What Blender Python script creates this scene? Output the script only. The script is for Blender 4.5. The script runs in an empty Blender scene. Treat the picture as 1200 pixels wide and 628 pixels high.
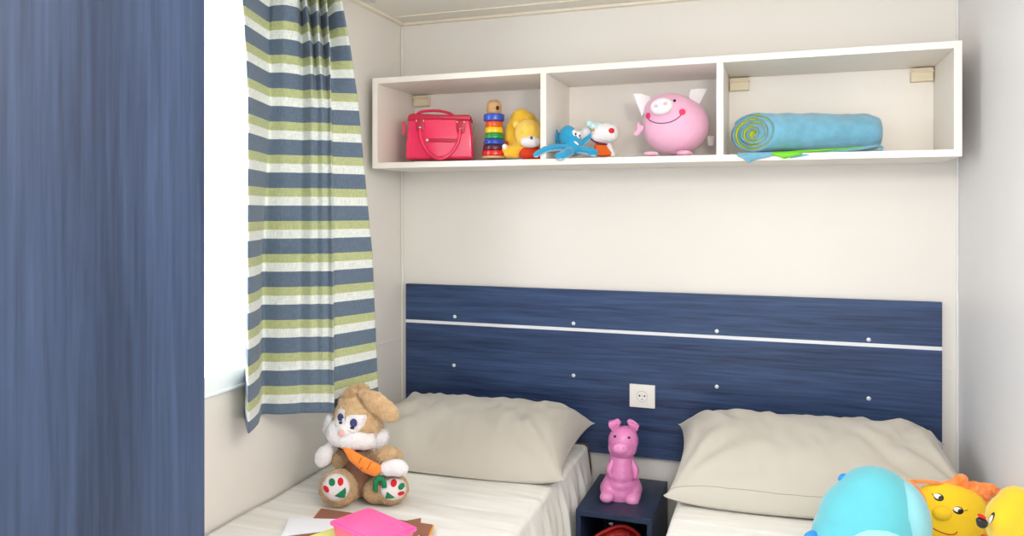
import bpy, bmesh, math, random
from mathutils import Vector, Matrix, noise
from mathutils.bvhtree import BVHTree
random.seed(7)
SC = bpy.context.scene
COL = SC.collection

# ---------------------------------------------------------------- camera, world, lights, exposure
F = 897.0; U0 = 600.0; V0 = 247.0          # focal length in pixels of the 1200 wide frame, principal point
TH = math.atan(312.0/897.0)                # camera yaw to the left of the wall normal
CP = Vector((0, -2.94, 1.30))
FW = Vector((-math.sin(TH), math.cos(TH), 0)); RT = Vector((math.cos(TH), math.sin(TH), 0)); UP = Vector((0,0,1))
cam_d = bpy.data.cameras.new('camera'); cam = bpy.data.objects.new('camera', cam_d); COL.objects.link(cam)
cam.location = CP; cam.rotation_euler = (math.pi/2, 0, TH)
cam_d.sensor_width = 36; cam_d.lens = F/1200*36; cam_d.shift_y = -(314-V0)/1200.0; cam_d.clip_start = .05
SC.camera = cam
SC.view_settings.view_transform = 'Standard'; SC.view_settings.look = 'None'
SC.view_settings.gamma = 1; SC.view_settings.use_curve_mapping = False
SC.view_settings.exposure = 0.57
w = bpy.data.worlds.new('world'); SC.world = w; w.use_nodes = True
w.node_tree.nodes['Background'].inputs[0].default_value = (.93,.97,1,1)
w.node_tree.nodes['Background'].inputs[1].default_value = 1.65
def area(name, loc, target, sx, sy, power, col):
    l = bpy.data.lights.new(name, 'AREA'); l.shape = 'RECTANGLE'; l.size = sx; l.size_y = sy; l.energy = power; l.color = col
    o = bpy.data.objects.new(name, l); COL.objects.link(o); o.location = loc
    o.rotation_euler = (Vector(target)-Vector(loc)).to_track_quat('-Z','Y').to_euler(); return o
area('daylight_window', (-2.35,-1.45,1.75), (.2,-1.2,.9), 1.6, 1.3, 34, (.90,.95,1))
area('front_fill', (-.7,-4.2,1.6), (-.4,0,.8), 1.5, 1.5, 5, (.97,.98,1))  # frontal fill added behind the camera, no known doorway there
pl = bpy.data.lights.new('warm_fill', 'POINT'); pl.energy = 25; pl.shadow_soft_size = .14; pl.color = (1,.95,.87)  # unseen warm light added to lift the left wall, ceiling and pillows
plo = bpy.data.objects.new('warm_fill', pl); COL.objects.link(plo); plo.location = (.2,-2.1,1.72)

# ---------------------------------------------------------------- helpers
def P(u, v, t): return CP + FW*t + RT*((u-U0)/F*t) + UP*((V0-v)/F*t)
def ray(u, v): return FW + RT*((u-U0)/F) + UP*((V0-v)/F)
def on(axis, val, u, v):
    r = ray(u, v); return CP + r*((val-CP[axis])/r[axis])
def lin(c):
    return tuple((x/12.92 if x <= .04045 else ((x+.055)/1.055)**2.4) for x in [q/255 for q in c]) + (1,)
def mat(name, rgb, rough=.6, bump=0, bscale=200, var=0, vscale=8, sheen=0, coat=0, spec=.5, sss=0, trans=0, coord='Object', vstretch=(1,1,1), rgb2=None, metal=0):
    m = bpy.data.materials.new(name); m.use_nodes = True; nt = m.node_tree; N = nt.nodes; L = nt.links
    b = N['Principled BSDF']; c = lin(rgb)
    b.inputs['Base Color'].default_value = c; b.inputs['Roughness'].default_value = rough
    b.inputs['Specular IOR Level'].default_value = spec; b.inputs['Metallic'].default_value = metal
    if sheen: b.inputs['Sheen Weight'].default_value = sheen; b.inputs['Sheen Roughness'].default_value = .5
    if coat: b.inputs['Coat Weight'].default_value = coat; b.inputs['Coat Roughness'].default_value = .12
    if sss: b.inputs['Subsurface Weight'].default_value = sss; b.inputs['Subsurface Radius'].default_value = (.02,.015,.015)
    if trans: b.inputs['Transmission Weight'].default_value = trans
    tc = N.new('ShaderNodeTexCoord'); mp = N.new('ShaderNodeMapping'); L.new(tc.outputs[coord], mp.inputs[0]); mp.inputs['Scale'].default_value = vstretch
    if var or rgb2:
        n = N.new('ShaderNodeTexNoise'); n.inputs['Scale'].default_value = vscale; n.inputs['Detail'].default_value = 6; L.new(mp.outputs[0], n.inputs[0])
        r = N.new('ShaderNodeValToRGB'); r.color_ramp.elements[0].position = .3; r.color_ramp.elements[1].position = .7
        c2 = lin(rgb2) if rgb2 else tuple(x*(1+var) for x in c[:3])+(1,)
        r.color_ramp.elements[0].color = c if rgb2 else tuple(x*(1-var) for x in c[:3])+(1,); r.color_ramp.elements[1].color = c2
        L.new(n.outputs[0], r.inputs[0]); L.new(r.outputs[0], b.inputs['Base Color'])
    if bump:
        n = N.new('ShaderNodeTexNoise'); n.inputs['Scale'].default_value = bscale; n.inputs['Detail'].default_value = 3; L.new(tc.outputs[coord], n.inputs[0])
        bp = N.new('ShaderNodeBump'); bp.inputs['Strength'].default_value = bump; bp.inputs['Distance'].default_value = .004
        L.new(n.outputs[0], bp.inputs['Height']); L.new(bp.outputs[0], b.inputs['Normal'])
    return m
def wood(name, dark, light, axis, scale=1.0, rough=.45):
    """laminate with wood grain running along axis 0 (x), 1 (y) or 2 (z)"""
    m = bpy.data.materials.new(name); m.use_nodes = True; nt = m.node_tree; N = nt.nodes; L = nt.links; b = N['Principled BSDF']
    b.inputs['Roughness'].default_value = rough; b.inputs['Specular IOR Level'].default_value = .4
    tc = N.new('ShaderNodeTexCoord'); mp = N.new('ShaderNodeMapping'); L.new(tc.outputs['Object'], mp.inputs[0])
    s = [26*scale]*3; s[axis] = 1.4*scale; mp.inputs['Scale'].default_value = s
    n1 = N.new('ShaderNodeTexNoise'); n1.inputs['Scale'].default_value = 1; n1.inputs['Detail'].default_value = 8; n1.inputs['Roughness'].default_value = .68; n1.inputs['Distortion'].default_value = .9
    L.new(mp.outputs[0], n1.inputs[0])
    mp2 = N.new('ShaderNodeMapping'); L.new(tc.outputs['Object'], mp2.inputs[0]); s2 = [120*scale]*3; s2[axis] = 5*scale; mp2.inputs['Scale'].default_value = s2
    n2 = N.new('ShaderNodeTexNoise'); n2.inputs['Scale'].default_value = 1; n2.inputs['Detail'].default_value = 4; L.new(mp2.outputs[0], n2.inputs[0])
    mp3 = N.new('ShaderNodeMapping'); L.new(tc.outputs['Object'], mp3.inputs[0]); s3 = [7*scale]*3; s3[axis] = .25; mp3.inputs['Scale'].default_value = s3
    n3 = N.new('ShaderNodeTexNoise'); n3.inputs['Scale'].default_value = 1; n3.inputs['Detail'].default_value = 1; L.new(mp3.outputs[0], n3.inputs[0])
    mx = N.new('ShaderNodeMath'); mx.operation = 'MULTIPLY_ADD'; mx.inputs[1].default_value = .45; L.new(n2.outputs[0], mx.inputs[0])
    ms = N.new('ShaderNodeMath'); ms.operation = 'MULTIPLY'; ms.inputs[1].default_value = .55; L.new(n1.outputs[0], ms.inputs[0]); L.new(ms.outputs[0], mx.inputs[2])
    ma = N.new('ShaderNodeMath'); ma.operation = 'MULTIPLY_ADD'; ma.inputs[1].default_value = .5; L.new(n3.outputs[0], ma.inputs[0]); L.new(mx.outputs[0], ma.inputs[2])
    r = N.new('ShaderNodeValToRGB'); r.color_ramp.elements[0].position = .6; r.color_ramp.elements[1].position = .92
    r.color_ramp.elements[0].color = lin(dark); r.color_ramp.elements[1].color = lin(light)
    L.new(ma.outputs[0], r.inputs[0]); L.new(r.outputs[0], b.inputs['Base Color'])
    bp = N.new('ShaderNodeBump'); bp.inputs['Strength'].default_value = .12; bp.inputs['Distance'].default_value = .002; L.new(mx.outputs[0], bp.inputs['Height']); L.new(bp.outputs[0], b.inputs['Normal'])
    return m
def link_mesh(name, bm, m, parent=None, smooth=False, bevel=0, seg=2, solid=0, subsurf=0):
    bmesh.ops.recalc_face_normals(bm, faces=bm.faces)
    me = bpy.data.meshes.new(name); bm.to_mesh(me); bm.free()
    ms = m if isinstance(m, (list, tuple)) else [m]
    for q in ms: me.materials.append(q)
    o = bpy.data.objects.new(name, me); COL.objects.link(o)
    if parent: o.parent = parent
    if smooth: me.polygons.foreach_set('use_smooth', [True]*len(me.polygons))
    if solid: md = o.modifiers.new('solid', 'SOLIDIFY'); md.thickness = solid; md.offset = 0
    if bevel: md = o.modifiers.new('bevel', 'BEVEL'); md.width = bevel; md.segments = seg; md.limit_method = 'ANGLE'; md.angle_limit = math.radians(40)
    if subsurf: md = o.modifiers.new('sub', 'SUBSURF'); md.levels = subsurf; md.render_levels = subsurf
    return o
def add_box(bm, x0, x1, y0, y1, z0, z1):
    vs = [bm.verts.new((x, y, z)) for z in (z0, z1) for y in (y0, y1) for x in (x0, x1)]
    for f in ((0,1,3,2),(4,6,7,5),(0,4,5,1),(2,3,7,6),(0,2,6,4),(1,5,7,3)): bm.faces.new([vs[i] for i in f])
def box(name, m, parent, *dims, bevel=0):
    bm = bmesh.new(); add_box(bm, *dims); return link_mesh(name, bm, m, parent, bevel=bevel)
def thing(name, label, cat, loc=(0,0,0), rz=0, group=None):
    o = bpy.data.objects.new(name, None); COL.objects.link(o); o.location = loc; o.rotation_euler = (0,0,rz)
    o.empty_display_size = .05; o['label'] = label; o['category'] = cat
    if group: o['group'] = group
    return o
def tag(o, label, cat, group=None):
    o['label'] = label; o['category'] = cat
    if group: o['group'] = group
    return o
def struct(o): o['kind'] = 'structure'; return o
def add_tube(bm, pts, r, n=10, closed=False, taper=None):
    pts = [Vector(p) for p in pts]; rings = []; N = len(pts); up = Vector((.13,.21,.97)).normalized(); prev = None
    for i, p in enumerate(pts):
        if closed: d = (pts[(i+1) % N]-pts[i-1])
        else: d = pts[min(i+1, N-1)]-pts[max(i-1, 0)]
        d.normalize()
        a = (prev - d*prev.dot(d)) if prev is not None else d.cross(up)
        if a.length < 1e-5: a = d.cross(Vector((1,0,0)))
        a.normalize(); prev = a; b = d.cross(a)
        rr = r if taper is None else taper[i]
        rings.append([bm.verts.new(p + a*(rr*math.cos(2*math.pi*k/n)) + b*(rr*math.sin(2*math.pi*k/n))) for k in range(n)])
    for i in range(N if closed else N-1):
        A = rings[i]; B = rings[(i+1) % N]
        for k in range(n): bm.faces.new((A[k], A[(k+1) % n], B[(k+1) % n], B[k]))
    if not closed: bm.faces.new(rings[0]); bm.faces.new(list(reversed(rings[-1])))
def spline(pts, n=6, closed=False):
    pts = [Vector(p) for p in pts]; out = []; N = len(pts)
    g = (lambda i: pts[i % N]) if closed else (lambda i: pts[max(0, min(N-1, i))])
    for i in range(N if closed else N-1):
        a, b, c, d = g(i-1), g(i), g(i+1), g(i+2)
        for k in range(n):
            s = k/n; out.append(.5*((2*b)+(c-a)*s+(2*a-5*b+4*c-d)*s*s+(3*b-a-3*c+d)*s**3))
    if not closed: out.append(pts[-1])
    return out
DG = None
def bake(o):
    dg = bpy.context.evaluated_depsgraph_get(); ev = o.evaluated_get(dg)
    me = bpy.data.meshes.new_from_object(ev); old = o.data; o.modifiers.clear(); o.data = me; me.name = o.name
    me.polygons.foreach_set('use_smooth', [True]*len(me.polygons)); bpy.data.meshes.remove(old); return o

class Toy:
    """a small thing built in a frame that faces the camera side of the room; lengths given in photo pixels at its distance"""
    def __init__(s, name, label, cat, u, z, t, group=None):
        s.t = t; s.k = t/F; s.u = u; s.v = V0+(1.3-z)*F/t
        s.o = thing(name, label, cat, P(u, s.v, t), TH, group)
    def pt(s, u, v, d=0):
        dm = d*s.k; t = s.t+dm
        return Vector(((u-U0)/F*t-(s.u-U0)/F*s.t, dm, (V0-v)/F*t-(V0-s.v)/F*s.t))
    def blob(s, name, prims, m, parent=None, vox=1.3, sm=6, fuzz=0):
        bm = bmesh.new()
        for q in prims:
            if q[0] == 'e':
                _, u, v, d, ru, rv, rd = q[:7]; ang = math.radians(q[7]) if len(q) > 7 else 0
                r = bmesh.ops.create_icosphere(bm, subdivisions=3, radius=1)
                M = Matrix.Translation(s.pt(u, v, d)) @ Matrix.Rotation(ang, 4, 'Y') @ Matrix.Diagonal((ru*s.k, rd*s.k, rv*s.k, 1))
                bmesh.ops.transform(bm, matrix=M, verts=r['verts'])
            else:
                _, u0, v0, d0, r0, u1, v1, d1, r1 = q[:9]; fl = q[9] if len(q) > 9 else 1
                a = s.pt(u0, v0, d0); b = s.pt(u1, v1, d1); n = max(3, int((b-a).length/(min(r0, r1)*s.k)*2.2)); n = min(n, 24)
                for i in range(n+1):
                    f = i/n; rr = (r0+(r1-r0)*f)*s.k
                    r = bmesh.ops.create_icosphere(bm, subdivisions=2, radius=rr)
                    bmesh.ops.transform(bm, matrix=Matrix.Translation(a.lerp(b, f)) @ Matrix.Diagonal((1, fl, 1, 1)), verts=r['verts'])
        o = link_mesh(name, bm, m, parent or s.o, True)
        r = o.modifiers.new('r', 'REMESH'); r.mode = 'VOXEL'; r.voxel_size = vox*s.k
        if sm: q = o.modifiers.new('s', 'SMOOTH'); q.factor = .5; q.iterations = sm
        bake(o)
        if fuzz:
            for vt in o.data.vertices:
                vt.co += vt.normal*(fuzz*s.k*(noise.noise(vt.co*(90/s.k*.003))+.6*noise.noise(vt.co*(230/s.k*.003))+.5*noise.noise(vt.co*(520/s.k*.003))))
        if len(ms := (m if isinstance(m, (list, tuple)) else [m])) and not o.data.materials:
            o.data.materials.append(ms[0])
        return o
    def bvh(s, targets):
        vs = []; ps = []
        for o in targets:
            b = len(vs); vs += [v.co.copy() for v in o.data.vertices]; ps += [[b+i for i in p.vertices] for p in o.data.polygons]
        return BVHTree.FromPolygons(vs, ps)
    def proj(s, tree, u, v):
        a = s.pt(u, v, -160); b = s.pt(u, v, 160); h = tree.ray_cast(a, (b-a).normalized())
        return (h[0], h[1]) if h[0] is not None else (None, None)
    def patch(s, name, outline, targets, m, parent=None, lift=.5, thick=.7):
        tree = s.bvh(targets); cu = sum(p[0] for p in outline)/len(outline); cv = sum(p[1] for p in outline)/len(outline)
        bm = bmesh.new(); R = 6; n = len(outline); grid = []; last = None
        def put(u, v):
            nonlocal last
            h, nn = s.proj(tree, u, v)
            if h is None: h = last if last is not None else s.pt(u, v, 0)
            else: last = h
            return bm.verts.new(h - (s.pt(u, v, 100)-s.pt(u, v, 0)).normalized()*lift*s.k)
        c = put(cu, cv)
        for i in range(1, R+1): grid.append([put(cu+(a-cu)*i/R, cv+(b-cv)*i/R) for a, b in outline])
        for k in range(n): bm.faces.new((c, grid[0][k], grid[0][(k+1) % n]))
        for i in range(R-1):
            for k in range(n): bm.faces.new((grid[i][k], grid[i+1][k], grid[i+1][(k+1) % n], grid[i][(k+1) % n]))
        return link_mesh(name, bm, m, parent or s.o, True, solid=thick*s.k)
    def ell(s, u, v, ru, rv, ang=0, n=20):
        a = math.radians(ang); return [(u+ru*math.cos(q)*math.cos(a)-rv*math.sin(q)*math.sin(a), v+ru*math.cos(q)*math.sin(a)+rv*math.sin(q)*math.cos(a)) for q in [2*math.pi*i/n for i in range(n)]]
    def line(s, name, pts, targets, r, m, parent=None):
        tree = s.bvh(targets); out = []
        for p in spline([(a, b, 0) for a, b in pts], 5):
            h, _ = s.proj(tree, p.x, p.y)
            if h is not None: out.append(h)
        bm = bmesh.new(); add_tube(bm, out, r*s.k, 8); return link_mesh(name, bm, m, parent or s.o, True)
    def tube(s, name, pts, r, m, parent=None, n=6, taper=None):
        q = spline([s.pt(*p) for p in pts], n); bm = bmesh.new()
        tp = None
        if taper: tp = [s.k*(taper[0]+(taper[1]-taper[0])*i/(len(q)-1)) for i in range(len(q))]
        add_tube(bm, q, r*s.k, 12, taper=tp); return link_mesh(name, bm, m, parent or s.o, True)
    def prism(s, name, outline, d0, d1, m, parent=None, bevel=1.2, back=1.0, smooth=True, seg=3):
        bm = bmesh.new(); cu = sum(p[0] for p in outline)/len(outline); cv = sum(p[1] for p in outline)/len(outline)
        A = [bm.verts.new(s.pt(u, v, d0)) for u, v in outline]
        z = s.pt(cu, cv, d1)-s.pt(cu, cv, d0); z.x = 0; z.z = 0
        B = [bm.verts.new(a.co+Vector((0, z.y, 0))) for a in A]; n = len(A)
        bm.faces.new(A); bm.faces.new(list(reversed(B)))
        for i in range(n): bm.faces.new((A[i], B[i], B[(i+1) % n], A[(i+1) % n]))
        return link_mesh(name, bm, m, parent or s.o, smooth, bevel=bevel*s.k, seg=seg)
    def lathe(s, name, u, prof, d, m, parent=None, n=40):
        """prof: (radius, v) list"""
        bm = bmesh.new(); rings = []
        for r, v in prof:
            c = s.pt(u, v, d); rr = max(r, .01)*s.k
            rings.append([bm.verts.new((c.x+rr*math.cos(2*math.pi*k/n), c.y+rr*math.sin(2*math.pi*k/n), c.z)) for k in range(n)])
        for i in range(len(rings)-1):
            for k in range(n): bm.faces.new((rings[i][k], rings[i][(k+1) % n], rings[i+1][(k+1) % n], rings[i+1][k]))
        bm.faces.new(rings[0]); bm.faces.new(list(reversed(rings[-1])))
        return link_mesh(name, bm, m, parent or s.o, True, bevel=.5*s.k)

# ---------------------------------------------------------------- materials
M_wall = mat('cream_wall_panel', (230,226,220), .5, var=.012, vscale=3)
M_wall_r = mat('pale_wall_panel', (230,229,230), .45, var=.01, vscale=3)
M_ceil = mat('ceiling_panel', (234,229,221), .6)
M_trim = mat('cream_trim', (236,227,208), .5)
M_floor = wood('floor_vinyl', (120,104,88), (160,142,120), 1)
M_white = mat('white_lacquer', (240,236,230), .35)
M_shelf = mat('white_shelf_board', (238,232,224), .42, var=.01)
M_pvc = mat('white_window_pvc', (238,242,246), .35)
M_navy = wood('navy_wood_headboard', (27,43,76), (60,83,124), 0)
M_navy2 = wood('navy_wood_nightstand', (30,42,66), (44,60,88), 1)
M_ward = wood('blue_grey_wood_wardrobe', (32,45,70), (58,74,105), 2, .8)
M_strip = mat('white_strip', (232,234,240), .3)
M_chrome = mat('screw_metal', (225,228,232), .3, metal=.3)
M_cream_pl = mat('cream_bracket_plastic', (226,212,182), .4)
M_pillow = mat('stone_grey_cotton', (194,188,177), .85, bump=.15, bscale=900, sheen=.2)
M_seam = mat('pillow_seam_thread', (150,143,128), .9)
M_piping = mat('brown_piping', (84,66,50), .8)
M_black = mat('black_plastic', (18,18,20), .4)
M_dark = mat('dark_interior', (30,30,34), .8)

# ---------------------------------------------------------------- room
XL, XR, ZC = -1.523, .576, 2.10
YF = -3.6
wy0, wy1, wz0, wz1 = -2.25, -.72, .78, 1.99
bm = bmesh.new(); T = .08
add_box(bm, XL-T, XL, YF, 0, -.0, wz0); add_box(bm, XL-T, XL, YF, 0, wz1, ZC); add_box(bm, XL-T, XL, YF, wy0, wz0, wz1); add_box(bm, XL-T, XL, wy1, 0, wz0, wz1)
struct(link_mesh('wall_left', bm, M_wall))
struct(box('wall_back', M_wall, None, XL-T, XR+T, 0, T, 0, ZC))
struct(box('wall_right', M_wall_r, None, XR, XR+T, YF, 0, 0, ZC))
struct(box('ceiling', M_ceil, None, XL-T, XR+T, YF, T, ZC, ZC+T))
struct(box('floor', M_floor, None, XL-T, XR+T, YF, T, -T, 0))
struct(box('trim_1', M_trim, None, XL, XR, -.022, 0, ZC-.012, ZC, bevel=.003))          # cornice at back
struct(box('trim_2', M_trim, None, XL, XL+.022, YF, -.022, ZC-.012, ZC, bevel=.003))
struct(box('trim_3', M_trim, None, XL, XR, -.12, -.108, ZC-.004, ZC))                   # ceiling joint strip
struct(box('trim_4', M_wall, None, XL, XL+.010, -.010, 0, 0, ZC-.012, bevel=.004))      # corner strips
struct(box('trim_5', M_wall_r, None, XR-.008, XR, -.008, 0, 0, ZC-.012, bevel=.003))
struct(box('trim_6', M_wall, None, XL+.018, XR-.014, -.0035, 0, .756, .762))            # panel joint at back
struct(box('trim_7', M_wall, None, XL, XL+.0035, wy1+.0, -.018, .756, .762))
# window
win = struct(thing('window_1', 'x', 'x')); del win['label']; del win['category']
fw = .052
bm = bmesh.new()
add_box(bm, XL-.05, XL+.006, wy0, wy1, wz0, wz0+fw); add_box(bm, XL-.05, XL+.006, wy0, wy1, wz1-fw, wz1)
add_box(bm, XL-.05, XL+.006, wy0, wy0+fw, wz0+fw, wz1-fw); add_box(bm, XL-.05, XL+.006, wy1-fw, wy1, wz0+fw, wz1-fw)
link_mesh('window_frame', bm, M_pvc, win, bevel=.004)
box('window_sill', M_pvc, win, XL, XL+.012, wy0-.01, wy1+.01, wz0-.006, wz0+.004, bevel=.003)
mg = bpy.data.materials.new('window_glass'); mg.use_nodes = True; nt = mg.node_tree; nt.nodes.remove(nt.nodes['Principled BSDF'])
tr = nt.nodes.new('ShaderNodeBsdfTransparent'); gl = nt.nodes.new('ShaderNodeBsdfGlossy'); gl.inputs['Roughness'].default_value = .02
mx = nt.nodes.new('ShaderNodeMixShader'); mx.inputs[0].default_value = .05
nt.links.new(tr.outputs[0], mx.inputs[1]); nt.links.new(gl.outputs[0], mx.inputs[2]); nt.links.new(mx.outputs[0], nt.nodes['Material Output'].inputs[0])
box('pane', mg, win, XL-.032, XL-.027, wy0+fw, wy1-fw, wz0+fw, wz1-fw)

# ---------------------------------------------------------------- wardrobe
wd = thing('wardrobe', 'tall wardrobe with a blue-grey wood grain door at the left of the window', 'wardrobe', (XL+.004,-1.935,0))
box('body', M_ward, wd, 0, .626, -.75, 0, .0, 2.08, bevel=.002)
dr = box('door', M_ward, wd, .627, .645, -.72, -.001, .06, 2.06, bevel=.0015)
bm = bmesh.new(); add_tube(bm, [(.645,-.66,.95),(.673,-.66,.95),(.673,-.66,1.10),(.645,-.66,1.10)], .005, 10); link_mesh('handle', bm, M_chrome, dr, True)

# ---------------------------------------------------------------- wall shelf
D0, D1 = -.33, -.002     # front and back y
sx0, sx1, sz0, sz1, bt = -1.478, .521, 1.463, 1.811, .022
sh = thing('wall_shelf', 'long white open wall shelf with three compartments above the beds', 'shelf', ((sx0+sx1)/2, 0, sz0))
ox = (sx0+sx1)/2
def shb(name, x0, x1, y0, y1, z0, z1, m=M_shelf, bevel=.0012): return box(name, m, sh, x0-ox, x1-ox, y0, y1, z0-sz0, z1-sz0, bevel=bevel)
shb('bottom_board', sx0, sx1, D0, D1, sz0, sz0+bt); shb('top_board', sx0, sx1, D0, D1, sz1-bt, sz1)
shb('side_panel', sx0, sx0+bt, D0, D1, sz0+bt, sz1-bt); shb('side_panel', sx1-bt, sx1, D0, D1, sz0+bt, sz1-bt)
shb('divider', -.801, -.779, D0, D1, sz0+bt, sz1-bt); shb('divider', -.193, -.171, D0, D1, sz0+bt, sz1-bt)
shb('back_panel', sx0+bt, sx1-bt, -.008, D1, sz0+bt, sz1-bt)
for bx in (sx0+bt+.004, -.168, sx1-bt-.072):
    bm = bmesh.new(); add_box(bm, bx-ox, bx-ox+.068, -.034, -.008, sz1-bt-.05-sz0, sz1-bt-.004-sz0); add_box(bm, bx-ox-.002, bx-ox+.070, -.040, -.008, sz1-bt-.02-sz0, sz1-bt-.014-sz0)
    link_mesh('hanging_bracket', bm, M_cream_pl, sh, bevel=.002)
SZ = sz0+bt

# ---------------------------------------------------------------- headboard
hx0, hx1 = -1.492, .523
hb = thing('headboard', 'wide navy wood grain headboard with a thin white strip on the back wall', 'headboard', ((hx0+hx1)/2, 0, .36)); ox = (hx0+hx1)/2
box('upper_panel', M_navy, hb, hx0-ox, hx1-ox, -.022, -.004, .8405-.36, .991-.36, bevel=.0012)
box('lower_panel', M_navy, hb, hx0-ox, hx1-ox, -.022, -.004, 0, .8275-.36, bevel=.0012)
box('strip', M_strip, hb, hx0-ox, hx1-ox, -.0235, -.004, .8277-.36, .8403-.36, bevel=.001)
for u, v in ((533,371),(672,379),(840,388),(1018,398),(532,428),(672,440),(840,453),(1018,467)):
    p = on(1, -.022, u, v); bm = bmesh.new()
    bmesh.ops.create_uvsphere(bm, u_segments=16, v_segments=8, radius=1, matrix=Matrix.Translation((p.x-ox, -.0225, p.z-.36)) @ Matrix.Diagonal((.0075,.003,.0075,1)))
    link_mesh('screw_cap', bm, M_chrome, hb, True)
# socket
a = on(1, -.03, 737.8, 448.5); b = on(1, -.03, 767.5, 480)
cx, cz = (a.x+b.x)/2, (a.z+b.z)/2; hw = (b.x-a.x)/2; hh = .0435
so = thing('wall_socket', 'white square power socket on the navy headboard', 'socket', (cx,-.022,cz))
box('plate', M_white, so, -hw, hw, -.010, 0, -hh, hh, bevel=.002)
bm = bmesh.new(); n = 32
for r, y in ((.027,-.0135),(.027,-.009),(.0205,-.0135),(.019,-.0112)): pass
add_box(bm, -.027, .027, -.0125, -.009, -.027, .027); link_mesh('insert', bm, M_white, so, bevel=.0015)
bm = bmesh.new(); add_tube(bm, [(.0205*math.cos(q),-.0125,.0205*math.sin(q)) for q in [2*math.pi*i/40 for i in range(40)]], .0013, 8, closed=True); link_mesh('rim', bm, mat('socket_grey', (205,205,210), .4), so, True)
for hxx, hz, rr in ((-.0095,.002,.0032),(.0095,.002,.0032),(0,-.011,.0022),(0,.002,.0012)):
    bm = bmesh.new(); bmesh.ops.create_cone(bm, cap_ends=True, segments=16, radius1=rr, radius2=rr, depth=.001, matrix=Matrix.Translation((hxx,-.0127,hz)) @ Matrix.Rotation(math.pi/2, 4, 'X')); link_mesh('pin_hole', bm, M_black, so)

# ---------------------------------------------------------------- beds
BZ = .388; RB = (-.700, -.300)
def stripes_cloth():
    m = bpy.data.materials.new('striped_bedspread_cotton'); m.use_nodes = True; nt = m.node_tree; N = nt.nodes; L = nt.links; b = N['Principled BSDF']
    b.inputs['Roughness'].default_value = .85
    uv = N.new('ShaderNodeUVMap'); uv.uv_map = 'UVMap'; mp = N.new('ShaderNodeMapping'); mp.inputs['Scale'].default_value = (.7, 26, 1); L.new(uv.outputs[0], mp.inputs[0])
    n = N.new('ShaderNodeTexNoise'); n.inputs['Scale'].default_value = 1; n.inputs['Detail'].default_value = 2; L.new(mp.outputs[0], n.inputs[0])
    r = N.new('ShaderNodeValToRGB'); r.color_ramp.elements[0].position = .42; r.color_ramp.elements[1].position = .62
    r.color_ramp.elements[0].color = lin((230,227,220)); r.color_ramp.elements[1].color = lin((239,238,234)); L.new(n.outputs[0], r.inputs[0]); L.new(r.outputs[0], b.inputs['Base Color'])
    n2 = N.new('ShaderNodeTexNoise'); n2.inputs['Scale'].default_value = 500; tc = N.new('ShaderNodeTexCoord'); L.new(tc.outputs['Object'], n2.inputs[0])
    bp = N.new('ShaderNodeBump'); bp.inputs['Strength'].default_value = .1; bp.inputs['Distance'].default_value = .002; L.new(n2.outputs[0], bp.inputs['Height']); L.new(bp.outputs[0], b.inputs['Normal'])
    return m
M_spread = stripes_cloth(); M_matt = mat('mattress_ticking', (225,222,215), .9, bump=.1); M_base = mat('bed_base_white', (215,212,206), .6)
def bed(x0, x1, side, label, slabel):
    """side = +1: open side at x1 ; -1: open side at x0"""
    cx = (x0+x1)/2; W = (x1-x0)/2
    o = thing('single_bed', label, 'bed', (cx,-.98,0), 0)
    box('base', M_base, o, -W+.03, W-.03, -.93, .93, .05, .19, bevel=.01)
    box('mattress', M_matt, o, -W+.015, W-.015, -.94, .94, .195, BZ-.012, bevel=.03)
    for lx in (-W+.07, W-.07):
        for ly in (-.88, .88): box('leg', M_base, o, lx-.025, lx+.025, ly-.025, ly+.025, 0, .05)
    bm = bmesh.new(); uvl = bm.loops.layers.uv.new('UVMap'); NY = 300; rows = []
    prof = [(-W+.002, BZ-.002)] ; q0 = -W+.002; top_n = 60
    xs = [(-W+.004)+(2*W-.004-.018)*i/top_n for i in range(top_n+1)]
    for j in range(NY+1):
        y = -.935+1.875*j/NY; row = []; arc = 0; wy = y-.98
        pts = []
        for x in xs:
            z = BZ + .0035*noise.noise((x*2.0*side, y*15, 3.1)) + .0025*noise.noise((x*5, y*28+x*3, 8)) + .005*noise.noise((x*3, y*4, 1))
            pts.append((x*1.0, z))
        xe = xs[-1]
        pl = math.sin(y*58+1.5*noise.noise((y*6,0,0))*2)+.6*math.sin(y*103+2)
        head = max(0, min(1, (y-.80)/.14))
        for i in range(1, 9):
            a = i/8*math.pi/2; pts.append((xe+.018*math.sin(a), pts[top_n][1]-.018*(1-math.cos(a))))
        for i in range(1, 26):
            f = i/25; zz = (BZ-.018)*(1-f)+.03*f
            amp = .010*min(1, f*2.2); bulge = .018*math.sin(min(1, f*3)*math.pi/2)
            pts.append((xe+.018+bulge+amp*pl+.02*f*.4, zz))
        last = None
        for (x, z) in pts:
            if last: arc += math.hypot(x-last[0], z-last[1])
            last = (x, z); row.append((bm.verts.new((side*x, y, z)), arc, y))
        rows.append(row)
    for j in range(NY):
        for i in range(len(rows[0])-1):
            q = (rows[j][i], rows[j][i+1], rows[j+1][i+1], rows[j+1][i]); f = bm.faces.new([e[0] for e in q])
            for lp, e in zip(f.loops, q): lp[uvl].uv = (e[1], e[2])
    edge = [e[0].co.copy()+Vector((.003*side,.004,.002)) for e in rows[NY][top_n-8:]]
    s = link_mesh('bedspread', bm, M_spread, None, True, solid=.004); s.location = (cx,-.98,0); tag(s, slabel, 'bedspread')
    bm = bmesh.new(); add_tube(bm, edge, .0048, 8); link_mesh('piping', bm, M_piping, s, True)
bed(XL+.004, RB[0], 1, 'left single bed under the window with the rabbit plush on it', 'cream striped bedspread with pleated side on the bed by the window')
bed(RB[1], XR-.004, -1, 'right single bed against the pale right wall', 'cream striped bedspread on the right bed beneath the blue plush')

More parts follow.
